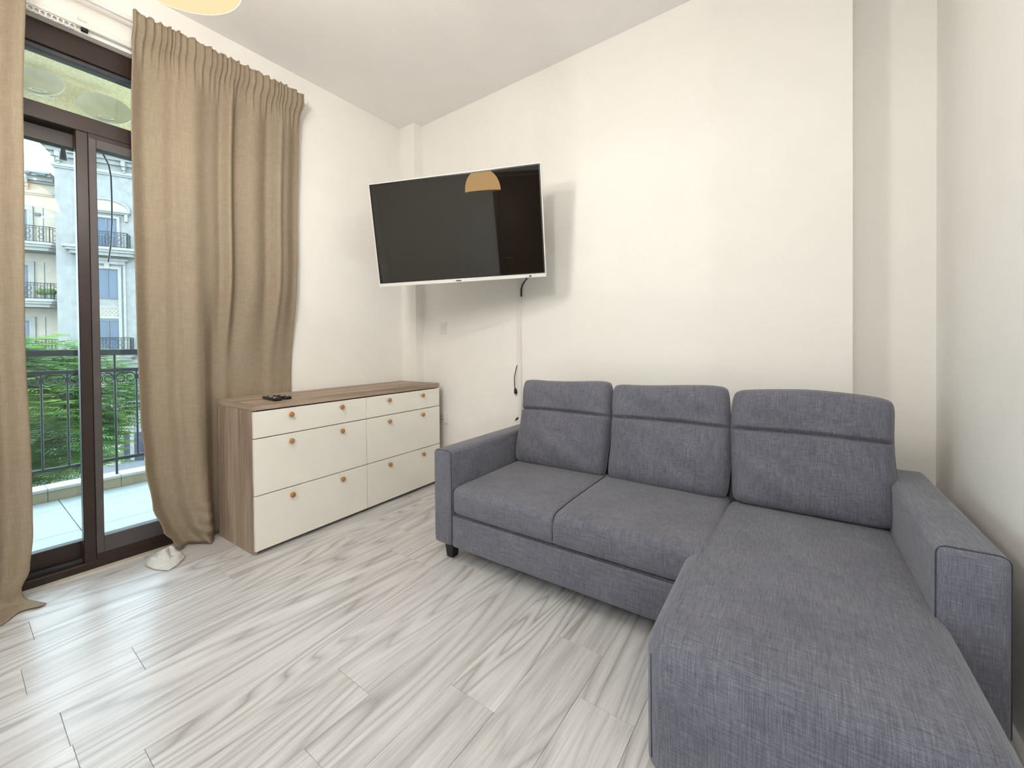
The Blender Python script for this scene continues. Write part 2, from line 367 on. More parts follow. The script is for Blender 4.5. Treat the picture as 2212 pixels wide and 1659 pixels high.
LE = [(.012, .735), (.06, .70), (.14, .655), (.28, .615), (.5, .590), (.75, .575), (1.2, .568), (2.2, .562), (2.72, .573), (2.81, .573)]
RE = [(.0, .900), (.3, .905), (.60, .91), (.80, 1.36), (.95, 1.372), (1.8, 1.40), (2.81, 1.428)]
def right_curtain(u, v):
    z = .010 + v*(ZT-.010)
    yl, yr = interp(LE, z), interp([(0, 1.345), (.8, 1.365), (1.8, 1.40), (2.81, 1.428)], z)
    # sharper, uneven spacing so that some folds are wide and some narrow
    uu = u + .018*math.sin(2*math.pi*3*u)
    y = yl + (yr-yl)*uu
    top = max(0, min(1, (z-2.52)/.20)); amp = .040*(1-top) + .008*top
    f = folds(u)
    ruff = .009*math.sin(2*math.pi*31*u+1.3*math.sin(2*math.pi*5*u))*top + .004*math.sin(2*math.pi*57*u)*top
    x = -2.752 + amp*f + ruff*1.0
    pk = max(0, min(1, (z-2.66)/.06)); pk = pk*pk*(3-2*pk); x = x*(1-pk) + pk*(-2.713 + .004*f + ruff*.7)
    if z > 2.772: z += .006*math.sin(2*math.pi*17*u+2*math.sin(9*u)) - .004
    # behind the chest of drawers the cloth is pressed flat against the wall
    if z < 1.55:
        kz = min(1, (1.55-z)/.62); kz = kz*kz*(3-2*kz); ky = max(0, min(1, (y-.845)/.07)); ky = ky*ky*(3-2*ky)
        x = x*(1-kz*ky) + (-2.820 + .006*f)*kz*ky
    if z < .45:                                     # crumpled foot of the cloth
        t = (1-z/.45)**1.5; q = max(0, min(1, (y-.74)/.10))*max(0, min(1, (.925-y)/.05))
        x += q*t*(.018*math.sin(16*z*6+y*30) + .020) + .012*t*math.sin(y*40+z*9)*(1 if y < .86 else 0)
    return (x, y, z)
cloth('cloth', right_curtain, 260, 120, 'curtain', CR)
def pool(u, v):
    # hem corner folded over on the floor; u around, v from edge to middle
    a = 2*math.pi*u
    poly = [(-2.70, .575), (-2.62, .590), (-2.546, .629), (-2.585, .680), (-2.640, .722), (-2.72, .725), (-2.80, .690), (-2.815, .630), (-2.77, .590)]
    n = len(poly); i = u*n; k0 = int(i) % n; t = i-int(i); p0, p1 = poly[k0], poly[(k0+1) % n]
    ex, ey = p0[0]*(1-t)+p1[0]*t, p0[1]*(1-t)+p1[1]*t
    cx_, cy_ = -2.715, .672
    x = ex*(1-v) + cx_*v; y = ey*(1-v) + cy_*v
    z = .004 + .050*math.sin(math.pi*min(1, max(0, v-.12)*1.15)/1.85)*(.75+.25*math.sin(2*a+.6)) + .016*math.sin(math.pi*min(1, v*2.2))*(.5+.5*math.sin(3*a+1.0)) + .008*math.sin(10*v+2*a)*v*(1-v)*3
    return (x, y, max(.0035, z))
cloth('pooled_lining', pool, 60, 18, 'lining', CR)
CL = thing('curtain', 'pale beige linen curtain at the left edge, hem spread on the floor', 'curtain', (0, 0, 0), group='linen curtains at the balcony door')
LE2 = [(0, .19), (.06, .178), (.14, .203), (.3, .214), (.6, .214), (1.1, .205), (2.1, .214), (2.8, .232)]
def left_curtain(u, v):
    z = -.16 + v*(2.805+.16)
    yr = interp(LE2, max(0, z)); yl = -.62
    y = yr + (yl-yr)*u
    f = math.sin(2*math.pi*(5.2*u+.33)) + .4*math.sin(2*math.pi*(9.1*u+.1))
    x = -2.745 + .028*f*min(1, u*7+.12)
    if z < .30:
        fr = -.01 + .50*max(0, .25-y)*(1 if y > -.2 else .9) if y < .3 else 0
        k_ = (.30-max(z, 0))/.30; x += k_*k_*(min(.20, fr)*.55 - .035*(1-u))
    if z < .02:
        d = .02-z; x += d*.62; y += d*.28*(1-u); z = .006 + .002*math.sin(40*y) + .010*max(0, .02-abs(d-.02))/.02*.3
    return (x, y, z)
cloth('cloth', left_curtain, 120, 130, 'curtain', CL)

# ------------------------------------------------------------------ chest of drawers
DR = thing('chest_of_drawers', 'oak-look chest with six cream drawers and round wooden knobs', 'chest of drawers', (-2.34, .935, 0), .03)
L, D, HT, T = 1.383, .445, .801, .034
FT = .018
boxes('top', [(-D, 0, 0, L, HT-T, HT)], 'oak_h', DR, .0015)
box('edge_band', -D, 0, -.0012, .0002, HT-T, HT, 'oak_d', DR)
box('side_panel', -D, -FT-.002, 0, .022, 0, HT-T-.001, 'oak_v', DR, .001, 1)
box('side_panel', -D, -FT-.002, L-.022, L, 0, HT-T-.001, 'oak_v', DR, .001, 1)
boxes('carcass', [(-D+.006, -FT-.004, .022, .040, .03, HT-T-.002), (-D, -D+.006, .022, L-.022, .03, HT-T-.002), (-D+.006, -FT-.004, .6835, .7025, .03, HT-T-.002), (-D+.006, -FT-.004, L-.040, L-.022, .03, HT-T-.002), (-D+.006, -FT-.004, .04, L-.04, .03, .045)], 'black_plastic', DR)
boxes('plinth', [(-.08, -.06, .022, L-.022, 0, .03)], 'black_plastic', DR)
zs = [(.022, .3115), (.3165, .6155), (.6205, HT-T-.007)]
kz = [.272, .575, .724]
ks = [(.002, .6915, (.191, .505)), (.6945, L-.002, (.872, 1.189))]
km = None
for (ya, yb, kys) in ks:
    for (za, zb), zk in zip(zs, kz):
        dr = box('drawer', -FT, 0, ya, yb, za, zb, 'drawer', DR, .0015, 1)
        for ky in kys:
            if km is None:
                kn = lathe('knob', [(0, 0), (.0065, 0), (.006, .007), (.010, .011), (.0145, .016), (.0148, .021), (.011, .026), (.005, .0285), (0, .029)], 'knob', dr, 20, (0, ky, zk), (0, R(90), 0)); km = kn.data
            else: link('knob', km, None, dr, (0, ky, zk), (0, R(90), 0))
# remotes on the chest
def remote(label, loc, rz, ln, mat, nb):
    t = thing('remote_control', label, 'remote control', loc, rz, 'remote controls on the chest')
    bm = bmesh.new(); add_box(bm, -ln/2, ln/2, -.021, .021, 0, .017)
    bmesh.ops.bevel(bm, geom=bm.edges[:], offset=.005, segments=3, profile=.5, affect='EDGES'); link('body', bm_mesh(bm, True, R(40)), mat, t)
    for i in range(nb):
        for j in range(3): box('button', -ln/2+.02+i*.016, -ln/2+.029+i*.016, -.013+j*.010, -.006+j*.010, .0165, .0185, 'grey_plastic' if (i+j) % 4 else 'white_plastic', t, .001, 1)
    return t
remote('black remote control nearest the front edge of the chest top', (-2.462, 1.083, HT), R(-5), .185, 'black_plastic', 9)
remote('second black remote control lying behind the first on the chest', (-2.475, 1.145, HT), R(-3), .16, 'black_plastic', 7)

# ------------------------------------------------------------------ sofa
SF = thing('corner_sofa', 'grey fabric corner sofa with chaise and three back cushions', 'sofa', (-1.556, 1.462, 0), .019)
W, WA, WB, ZA, ZB, ZS, ZG, LA = 1.974, .118, .136, .568, .087, .398, .250, .70
C1, C2, UC = .700, 1.272, 1.216
def seam(name, pts, parent, r=.0022): return tube(name, pts, r, 'piping', parent, 6)
def rounded(name, x0, x1, y0, y1, z0, z1, bev, parent, seg=4, fn=None, cuts=0, extra=(), flat=False):
    bm = bmesh.new(); add_box(bm, x0, x1, y0, y1, z0, z1)
    bmesh.ops.bevel(bm, geom=[e for e in bm.edges if not (flat and all(abs(v.co.z-z0) < 1e-5 for v in e.verts))], offset=bev, segments=seg, profile=.5, affect='EDGES')
    if cuts:
        ax = [(x0, x1), (y0, y1), (z0, z1)]
        for a in range(3):
            n = max(1, int((ax[a][1]-ax[a][0])/cuts)); no = [0, 0, 0]; no[a] = 1
            for i in range(1, n):
                co = [0, 0, 0]; co[a] = ax[a][0]+(ax[a][1]-ax[a][0])*i/n
                bmesh.ops.bisect_plane(bm, geom=bm.verts[:]+bm.edges[:]+bm.faces[:], plane_co=co, plane_no=no)
    for ex in extra: bmesh.ops.bisect_plane(bm, geom=bm.verts[:]+bm.edges[:]+bm.faces[:], plane_co=(ex, 0, 0), plane_no=(1, 0, 0))
    if fn:
        for v in bm.verts: v.co = fn(v.co)
    return link(name, bm_mesh(bm, True, R(60)), 'sofa', parent)
def arm_pts(x0, x1, z0, z1, r, y):
    out = []
    out.append((x0, y, z0))
    for a in range(0, 91, 15): out.append((x0+r-r*math.cos(R(a)), y, z1-r+r*math.sin(R(a))))
    for a in range(0, 91, 15): out.append((x1-r+r*math.sin(R(a)), y, z1-r+r*math.cos(R(a))))
    out.append((x1, y, z0)); return out
aL = rounded('arm', 0, WA, 0, LA+.12, ZB, ZA, .022, SF, 5)
seam('piping', arm_pts(.002, WA-.002, ZB+.03, ZA-.002, .022, .012), aL, .0018)
def armR(c):
    return c
aR = rounded('arm', W-WB, W, .0, LA+.12, ZB, ZA, .022, SF, 5)
seam('piping', arm_pts(W-WB+.002, W-.002, ZB+.03, ZA-.002, .022, .012), aR, .0018)
bs = rounded('base', WA+.001, UC+.02, .006, LA+.10, ZB, ZG-.004, .012, SF, 3)
seam('piping', [(WA+.01, .014, ZG-.006), (UC, .014, ZG-.006)], bs, .0022)
rounded('back_frame', WA+.001, W-WB-.001, LA-.02, LA+.115, ZB+.01, ZA-.005, .02, SF, 3)
def crown(x0, x1, y0, y1, zt, hgt, nosed=.012):
    def f(c):
        s = (c.x-(x0+x1)/2)/((x1-x0)/2); q = (c.y-(y0+y1)/2)/((y1-y0)/2)
        if c.z > zt-.10:
            k_ = (c.z-(zt-.10))/.10
            c = Vector((c.x, c.y, c.z + k_*hgt*(1-abs(s)**3)*(1-abs(q)**4)))
        if c.y < y0+.06: c = Vector((c.x, c.y-nosed*(1-abs(s)**4)*max(0, 1-((c.z-(zt-.07))/.08)**2), c.z))
        return c
    return f
_cr = crown(WA, C2+.02, .004, LA-.03, ZS-.008, .010)
def bench(c):
    c = _cr(c); g_ = math.exp(-((c.x-C1)/.0065)**2); r_ = math.exp(-((c.x-C1)/.045)**2)
    if c.z > ZS-.06: c = Vector((c.x, c.y, c.z-.006*g_-.006*r_))
    if c.y < .06: c = Vector((c.x, c.y+.005*g_, c.z))
    return c
sc = rounded('seat_cushion', WA+.002, C2+.02, .004, LA-.03, ZG, ZS-.008, .034, SF, 5, bench, .05, extra=[C1+d for d in (-.06, -.03, -.012, -.006, -.003, 0, .003, .006, .012, .03, .06)])
seam('seam', [(C1, -.0015, ZG+.03), (C1, -.004, ZG+.07), (C1, .004, ZS-.035), (C1, .018, ZS-.020), (C1, .045, ZS-.012), (C1, .20, ZS-.0085), (C1, LA-.12, ZS-.0085)], sc, .0022)
# chaise: a long upholstered block reaching towards the viewer
VC = -.470; ZC = .376
def chaise_fn(c):
    x, y, z = c
    s = (x-(UC+1.872)/2)/((1.872-UC)/2); q = (y-VC)/(LA-.03-VC)
    k_ = max(0, (z-.20)/(ZC-.20))
    z2 = z + k_*(.014*(1-abs(s)**2.5)*(1-(2*q-1)**4))
    # left edge runs in under the bench seat towards the back
    x2 = x + max(0, -s)*max(0, (y-0)/(LA))*.075
    y2 = y - (.010*(1-abs(s)**4)*math.sin(math.pi*max(0, min(1, (z-.05)/.36))) if q < .06 else 0)
    return Vector((x2, y2, z2))
ch = rounded('chaise', UC, 1.872, VC, LA-.03, .035, ZC, .058, SF, 6, chaise_fn, .05, flat=True)
seam('piping', [(UC+.018, VC+.015, .05), (UC+.018, VC+.014, .20), (UC+.018, VC+.015, .315)], ch, .0016)
def back_cushion(u0, u1, tilt, dz=0, dy=0, seed=0, sag=0):
    rnd = random.Random(seed); wd, hh, th = u1-u0, .515, .155
    nx, nz = 44, 84; qc = .28
    bm = bmesh.new(); grid = {}
    def pos(i, j, side):
        s, q = -1+2*i/nx, -1+2*j/nz
        e = ((1-abs(s)**7)*(1-abs(q)**7))**.42 if abs(s) < 1 and abs(q) < 1 else 0
        y = th/2*(.16 + .84*e) if e > 0 else th/2*.10
        if side > 0:                                    # room side carries the head-rest crease
            y += .013*(1-s*s)*math.exp(-((q-.66)/.22)**2) + .016*(1-s*s)*(1-((q+.36)/.64)**2 if -1 < q < .28 else 0)
            y -= .035*math.exp(-((q-qc+.02*s*s)/.026)**2)*(1-abs(s)**14)*min(1, e*2)
            y += .004*math.sin(5*s+seed*3+4*q)*e + .003*math.sin(11*q+7*s+seed)*e
        cr = .024*(abs(s)**9)*(abs(q)**9)
        x = s*wd/2*(1-cr*2) + .006*math.sin(3*q+seed)*s*s; z = q*hh/2*(1-cr*2) - .008*math.cos(2.2*s+seed*.7)*max(0, q)**4
        z += -sag*max(0, s)*max(0, q)
        if side < 0: y = -y
        return Vector((x, -y, z))
    for side in (1, -1):
        for i in range(nx+1):
            for j in range(nz+1): grid[(side, i, j)] = bm.verts.new(pos(i, j, side))
    for side in (1, -1):
        for i in range(nx):
            for j in range(nz):
                q_ = [grid[(side, i, j)], grid[(side, i+1, j)], grid[(side, i+1, j+1)], grid[(side, i, j+1)]]
                bm.faces.new(q_ if side > 0 else q_[::-1])
    ring = [(i, 0) for i in range(nx)] + [(nx, j) for j in range(nz)] + [(i, nz) for i in range(nx, 0, -1)] + [(0, j) for j in range(nz, 0, -1)]
    for a, b in zip(ring, ring[1:]+ring[:1]): bm.faces.new((grid[(1, *a)], grid[(-1, *a)], grid[(-1, *b)], grid[(1, *b)]))
    bmesh.ops.recalc_face_normals(bm, faces=bm.faces[:])
    mt = Matrix.Translation(((u0+u1)/2, .655+dy, .630+dz)) @ Matrix.Rotation(R(-tilt), 4, 'X')
    border = [mt @ (pos(*a, 1) + Vector((0, .004, 0))) for a in ring]
    crease = [mt @ (pos(i, int((qc+1)/2*nz), 1)*1.0 + Vector((0, -.0005, 0))) for i in range(2, nx-1)]
    for v in bm.verts: v.co = mt @ v.co
    o = link('back_cushion', bm_mesh(bm, True), 'sofa', SF)
    bm = bmesh.new(); add_tube(bm, border+[border[0]], .0032, 6, False); link('piping', bm_mesh(bm, True), 'sofa', o)
    return o
back_cushion(.128, .706, 13, .0, .0, 1)
back_cushion(.714, 1.290, 13, .0, .0, 2)
back_cushion(1.298, 1.864, 13, .0, .0, 4, .012)
def leg(x, y):
    bm = bmesh.new(); a, b = .029, .021
    A = [bm.verts.new((x+i*b, y+j*b, 0)) for i, j in ((-1, -1), (1, -1), (1, 1), (-1, 1))]; B = [bm.verts.new((x+i*a, y+j*a, ZB+.004)) for i, j in ((-1, -1), (1, -1), (1, 1), (-1, 1))]
    bm.faces.new(A[::-1]); bm.faces.new(B)
    for i in range(4): bm.faces.new((A[i], A[(i+1) % 4], B[(i+1) % 4], B[i]))
    bmesh.ops.bevel(bm, geom=bm.edges[:], offset=.002, segments=1, profile=.5, affect='EDGES'); link('leg', bm_mesh(bm), 'black_plastic', SF)
for p in ((.062, .072), (.062, LA+.06), (W-.07, .072), (W-.07, LA+.06)): leg(*p)
for p in ((UC+.06, VC+.06), (W-WB-.06, VC+.06)):
    bm = bmesh.new(); add_box(bm, p[0]-.022, p[0]+.022, p[1]-.022, p[1]+.022, 0, .038); link('leg', bm_mesh(bm), 'black_plastic', SF)

# ------------------------------------------------------------------ television on its wall bracket
yaw, pit, rol = .4, .159, .017; TW = 1.12; TH = TW*.585
r_ = Vector((math.cos(yaw), math.sin(yaw), 0)); n_ = Vector((math.sin(yaw), -math.cos(yaw), 0)); u_ = math.cos(pit)*Vector((0, 0, 1)) + math.sin(pit)*n_
r2 = math.cos(rol)*r_ + math.sin(rol)*u_; u3 = -math.sin(rol)*r_ + math.cos(rol)*u_; nn = r2.cross(u3)
TV = thing('television', 'white framed flat television angled out from the cream wall', 'television')
TV.matrix_world = Matrix(((r2.x, -nn.x, u3.x, -1.767), (r2.y, -nn.y, u3.y, 1.866), (r2.z, -nn.z, u3.z, 1.828), (0, 0, 0, 1)))
hw, hh = TW/2, TH/2
bz = boxes('bezel', [(-hw, hw, -.002, .022, hh-.006, hh), (-hw, -hw+.006, -.002, .022, -hh, hh-.006), (hw-.006, hw, -.002, .022, -hh, hh-.006), (-hw+.006, hw-.006, -.002, .022, -hh, -hh+.022)], 'tv_bezel', TV, .001)
box('logo', -.018, .018, -.0032, -.0015, -hh+.006, -hh+.014, 'grey_plastic', TV)
box('sensor', hw-.105, hw-.09, -.004, -.001, -hh+.004, -hh+.015, 'grey_plastic', TV, .002)
boxes('inner_border', [(-hw+.006, hw-.006, .0005, .012, hh-.012, hh-.006), (-hw+.006, -hw+.014, .0005, .012, -hh+.022, hh-.012), (hw-.014, hw-.006, .0005, .012, -hh+.022, hh-.012), (-hw+.014, hw-.014, .0005, .012, -hh+.022, -hh+.028)], 'black_plastic', TV)
box('screen', -hw+.014, hw-.014, .002, .012, -hh+.028, hh-.012, 'screen', TV)
boxes('back_shell', [(-hw+.008, hw-.008, .012, .030, -hh+.01, hh-.008), (-.36, .36, .030, .060, -.26, .14)], 'black_plastic', TV, .004)
WBK = thing('wall_bracket', 'black hinged steel arm holding the television to the wall', 'bracket', (-1.62, YT, 1.85))
boxes('wall_plate', [(-.06, .06, -.012, 0, -.13, .13)], 'black_plastic', WBK, .002)
tube('arm', [(0, -.012, .05), (-.18, -.22, .05)], .016, 'black_plastic', WBK)
tube('arm', [(0, -.012, -.05), (-.18, -.22, -.05)], .016, 'black_plastic', WBK)
tube('pivot', [(-.18, -.22, -.08), (-.18, -.22, .08)], .02, 'black_plastic', WBK)
tube('arm', [(-.18, -.22, .0), (-.145, -.455, .0)], .018, 'black_plastic', WBK)
TRK = thing('cable_trunking', 'white plastic cable trunking running down the wall below the television', 'cable trunking', (-1.655, YT, 0))
box('channel', -.017, .017, -.014, 0, .02, 1.62, 'white_plastic', TRK, .003)
box('lid', -.013, .013, -.017, -.014, .02, 1.62, 'white_plastic', TRK, .002)
cb = tube('television_cable', [(-1.40, 2.19, 1.56), (-1.46, 2.24, 1.553), (-1.54, 2.32, 1.545), (-1.60, 2.372, 1.525), (-1.626, 2.393, 1.50), (-1.632, 2.40, 1.475), (-1.633, 2.402, 1.445)], .006, 'black_plastic')
tag(cb, 'black cable curving from the television into the white trunking', 'cable')
cb = thing('power_cord', 'short black power cord with plug dangling beside the trunking', 'cord', (-1.68, YT-.012, 0))
tube('cord', [(.010, -.004, .955), (-.006, -.006, .90), (-.014, -.006, .86), (-.012, -.006, .80), (-.008, -.006, .785)], .003, 'black_plastic', cb)
tube('plug', [(-.008, -.006, .790), (-.006, -.006, .775), (-.004, -.006, .755), (-.003, -.006, .748)], [.005, .011, .012, .008], 'black_plastic', cb, 10)
for dx in (-.005, .003): tube('prong', [(dx, -.006, .749), (dx, -.006, .733)], .0018, 'brass', cb, 6)
cb = thing('aerial_lead', 'short black lead with metal tip poking out above the sofa arm', 'lead', (-1.67, YT-.012, 0))
tube('connector', [(.006, -.006, .578), (-.004, -.006, .570), (-.012, -.006, .562)], .007, 'black_plastic', cb, 10)
tube('tip', [(-.012, -.006, .562), (-.022, -.006, .553)], .003, 'grey_plastic', cb, 8)
SW = thing('light_switch', 'small white double switch plate on the wall above the chest', 'switch', (-2.418, YT, 1.247))
box('plate', -.036, .036, -.009, 0, -.046, .046, 'white_plastic', SW, .003)
for s in (-1, 1): box('rocker', s*.012-.009, s*.012+.009, -.013, -.008, -.022, .022, 'white_plastic', SW, .002)
SO = thing('wall_socket', 'white wall socket beside the chest of drawers', 'socket', (-2.425, YT, .500))
box('plate', -.045, .045, -.010, 0, -.045, .045, 'white_plastic', SO, .003)
box('rocker', .018, .03, -.014, -.009, -.012, .012, 'white_plastic', SO, .002)
for a, b in ((-.02, .012), (-.028, -.012), (-.010, -.012)): box('slot', a-.003, a+.003, -.0105, -.008, b-.005, b+.005, 'black_plastic', SO)

# ------------------------------------------------------------------ pendant lamps
def pendant(label, x, y, z, down, up, grp='dome pendant lamps'):
    t = thing('pendant_lamp', label, 'lamp', (x, y, z), 0, grp); r = .172
    prof = [(r, 0)] + [(r*math.cos(R(a))**.8, .19*math.sin(R(a))) for a in range(6, 84, 6)] + [(.03, .191), (.0, .192)]
    lathe('shade', prof, 'shade', t, 48)
    lathe('diffuser', [(r-.002, -.001), (r*.6, -.004), (0, -.006)], 'diffuser', t, 48)
    tube('cord', [(0, 0, .19), (0, 0, H-z-.03)], .004, 'white_plastic', t)
    lathe('ceiling_cap', [(.05, H-z), (.05, H-z-.012), (.03, H-z-.03), (0, H-z-.031)], 'white_plastic', t, 24)
    pts = [('lamp_light_down', .13*math.cos(k_*math.pi/4), .13*math.sin(k_*math.pi/4), -.02, down/8) for k_ in range(8)] + ([('lamp_light_up', .05*math.cos(k_*math.pi/2), .05*math.sin(k_*math.pi/2), .23, up/4) for k_ in range(4)] if up else [])
    for nm, dx, dy, dz, pw in pts:
        ld = bpy.data.lights.new(nm, 'POINT'); ld.energy = pw; ld.color = (1, .975, .935); ld.shadow_soft_size = 0
        lo = bpy.data.objects.new(nm, ld); COL.objects.link(lo); lo.parent = t; lo.location = (dx, dy, dz)
    return t
pendant('lit cream dome pendant lamp at the top edge near the curtain', -1.37, .354, 2.12, LAMP_DOWN, LAMP_UP)
pendant('unseen dome pendant lamp added behind the viewer as fill light', -.10, -1.3, 2.2, REAR_DOWN, REAR_UP)  # added lamp out of view, evens out the light on ceiling and walls

# ------------------------------------------------------------------ balcony
BX = -4.56
bf = tag(boxes('balcony_floor', [(BX-.14, XW-.2, -4, 4, -.25, -.042)], 'grout'), 'pale tiled balcony floor outside the glass door', 'balcony floor', kind='structure')
tm = None; xs = [-3.09-.6*i for i in range(3)]
xe = [-3.04, -3.09, -3.69, -4.29, BX]
for a, b in zip(xe[1:], xe):
    for i in range(-5, 6):
        y0 = .482+.6*i
        box('tile', 0, b-a-.004, 0, .596, -.042, -.030, 'tile', bf, .0015, 1, loc=(a+.002, y0+.002, 0))
pc = tag(boxes('parapet_curb', [(BX-.14, BX-.012, -4, 4, -.042, .045)], 'grout'), 'low sandstone curb along the balcony edge', 'curb', kind='structure')
for i in range(-9, 10):
    y0 = .43+.4*i
    box('tile', BX-.012, BX, y0+.0015, y0+.3985, -.03, .048, 'curb', pc, .0012, 1)
    box('coping_slab', BX-.16, BX+.012, y0+.001, y0+.399, .045, .066, 'curb_top', pc, .002, 1)
tag(boxes('balcony_ceiling', [(-4.75, XW-.2, -4, 4, 3.08, 3.25), (-4.75, -4.42, -4, 4, 2.80, 3.08)], 'stucco_in'), 'speckled cream underside and edge beam of the balcony above', 'balcony ceiling', kind='structure')
RL = thing('balcony_railing', 'black wrought iron balcony railing with scrolls', 'railing', (-4.62, 0, 0))
def hbar(nm, z0, z1, d): return box(nm, -d/2, d/2, -3.8, 3.8, z0, z1, 'iron', RL, .003, 1)
hbar('handrail', 1.050, 1.096, .055); hbar('middle_rail', .910, .940, .03); hbar('bottom_rail', .180, .205, .03)
bar = None
for i in range(-28, 26):
    y = .416 + .1335*i
    post = (i % 6 == 3)
    if post: tube('post', [(0, y, .066), (0, y, 1.05)], .0085, 'iron', RL, 8)
    elif bar is None: o = tube('baluster', [(0, 0, .20), (0, 0, .915)], .0072, 'iron', RL, 8); o.location = (0, y, 0); bar = o.data
    else: link('baluster', bar, None, RL, (0, y, 0))
def spiral(sg):
    pts = []
    for q in range(30):
        t = q/29; a = R(90) - t*R(430); rr = .043*(1-t)**.8 + .008
        pts.append((0, sg*(-.062 + .050 + rr*math.cos(a)*-1*1.0 - .006*t), .868 + .030*(1-t)*0 + rr*math.sin(a) - .002))
    return pts
scl = None
for i in range(-28, 25):
    y = .416 + .1335*(i+.5)
    if scl is None:
        bm = bmesh.new()
        for sg in (-1, 1):
            P = [(0, 0, .900)]
            for q in range(34):                      # arm sweeps out under the rail, down beside the baluster, then curls in
                t = q/33; a = R(100) - t*R(410); rr = .037*(1-t*.66)
                P.append((0, sg*(.027 + rr*math.cos(a)), .862 + rr*math.sin(a)*1.1))
            add_tube(bm, P, .0046, 6)
        o = link('scroll', bm_mesh(bm, True), 'iron', RL, (0, y, 0)); scl = o.data
    else: link('scroll', scl, None, RL, (0, y, 0))
# dishes and fittings under the balcony above
def dish(label, loc, r, rot):
    t = thing('dish', label, 'dish', loc, 0, 'round dishes under the balcony ceiling'); t.rotation_euler = rot
    lathe('bowl', [(r, .004), (r-.004, 0), (r*.75, -.012), (r*.4, -.022), (0, -.026), (0, -.029), (r*.4, -.025), (r*.75, -.015), (r, -.004), (r+.004, 0), (r, .004)], 'dish', t, 48)
    boxes('bracket', [(-.012, .012, -.012, .012, -.10, -.028), (-.05, .05, -.014, .014, -.115, -.10)], 'dish', t, .002)
    lb = lathe('name_plate', [(.046, .0), (.046, .002), (0, .003)], 'white_plastic', t, 28, (.004, -r*.55, -.013), (R(-12), 0, 0)); lb.scale = (1, .45, 1)
    for q in range(5): box('lettering', -.026+q*.011, -.018+q*.011, -.004, .004, .0025, .0045, 'black_plastic', lb)
    return t
dish('round white dish with name plate nearest the curtain, under the balcony ceiling', (-4.28, .735, 2.915), .150, (R(62), 0, R(78)))
dish('farther round dish half hidden against the balcony edge beam', (-4.30, .405, 2.955), .125, (R(66), 0, R(70)))
hf = thing('hanging_fitting', 'small black tapered fitting hanging outside behind the left pane', 'fitting', (-4.52, .542, 2.53))
lathe('cone', [(0, 0), (.022, 0), (.023, .006), (.016, .06), (.011, .115), (.0105, .25), (0, .251)], 'black_plastic', hf, 20)
tube('wire', [(0, 0, .25), (0, 0, .272)], .003, 'black_plastic', hf)
hc = tube('hanging_cable', [(-4.5, .70, 2.80), (-4.5, .715, 2.72), (-4.5, .753, 2.645), (-4.5, .785, 2.57), (-4.5, .797, 2.48), (-4.5, .799, 2.30), (-4.5, .797, 2.116), (-4.5, .788, 1.93), (-4.5, .771, 1.793)], .006, 'black_plastic')
tag(hc, 'loose black cable hanging outside the right hand door pane', 'cable')

# ------------------------------------------------------------------ outside: ground, building, tree
tag(boxes('street', [(-80, -4.9, -60, 60, -5.2, -4.95)], 'street'), 'pale grey paved street below the balcony', 'street', kind='structure')
AB = thing('apartment_building', 'pale stucco apartment building with cornices and iron balconies across the street', 'building', (-30, 4.5, 0), R(-24))
# local y runs along the facade, local +x faces the street; main block face at x = 0, side wing face at x = -1.5
def bb(name, lst, mat, parent=AB, bev=0): return boxes(name, lst, mat, parent, bev)
bb('wall', [(-9, 0, -1.27, 9, -4.95, 11.0)], 'stucco')
bb('wing_wall', [(-9, -1.5, -9, -1.27, -4.95, 10.1)], 'stucco_warm')
def cornice(y0, y1, x, zt, zb, band, nm='cornice'):
    c = bb(nm, [(x-.1, x+.62, y0-.42, y1, zt-.10, zt), (x-.1, x+.52, y0-.34, y1, zt-.22, zt-.10), (x-.1, x+.30, y0-.22, y1, zt-.40, zt-.22), (x-.1, x+.14, y0-.10, y1, zb+.02, zt-.40)], 'moulding')
    bb('band', [(x-.1, x+.12, y0-.10, y1, band-.14, band), (x-.1, x+.07, y0-.05, y1, band-.22, band-.14)], 'moulding')
    y = y0+.20
    while y < y1-.2:
        bb('console', [(x+.10, x+.34, y-.085, y+.085, zb-.05, zb+.22), (x+.10, x+.24, y-.07, y+.07, zb-.22, zb-.05), (x+.08, x+.16, y-.05, y+.05, zb-.34, zb-.22)], 'moulding')
        y += 1.22
    y = y0+.02
    while y < y1-.3:
        bb('soffit_slot', [(x+.50, x+.625, y+.04, y+.40, zt-.205, zt-.115)], 'facade_frame'); y += .56
cornice(-1.27, 9, 0, 11.40, 10.78, 10.47)
cornice(-9, -1.72, -1.5, 10.22, 9.70, 9.33, 'wing_cornice')
def window(y0, y1, z0, z1, x=0, mull=True, mat='facade_glass'):
    f = bb('window', [(x-.02, x+.05, y0, y0+.06, z0, z1), (x-.02, x+.05, y1-.06, y1, z0, z1), (x-.02, x+.05, y0+.06, y1-.06, z1-.06, z1), (x-.02, x+.05, y0+.06, y1-.06, z0, z0+.06)] + ([(x-.02, x+.05, (y0+y1)/2-.04, (y0+y1)/2+.04, z0+.06, z1-.06)] if mull else []), 'facade_frame')
    for a, b in (((y0+.06, (y0+y1)/2-.04), ((y0+y1)/2+.04, y1-.06)) if mull else ((y0+.06, y1-.06),)): box('pane', x-.01, x+.015, a, b, z0+.06, z1-.06, mat, f)
    return f
def surround(y0, y1, z0, z1, x=0, w=.11): bb('window_surround', [(x-.02, x+.09, y0-w, y0, z0, z1+w), (x-.02, x+.09, y1, y1+w, z0, z1+w), (x-.02, x+.09, y0, y1, z1, z1+w)], 'moulding')
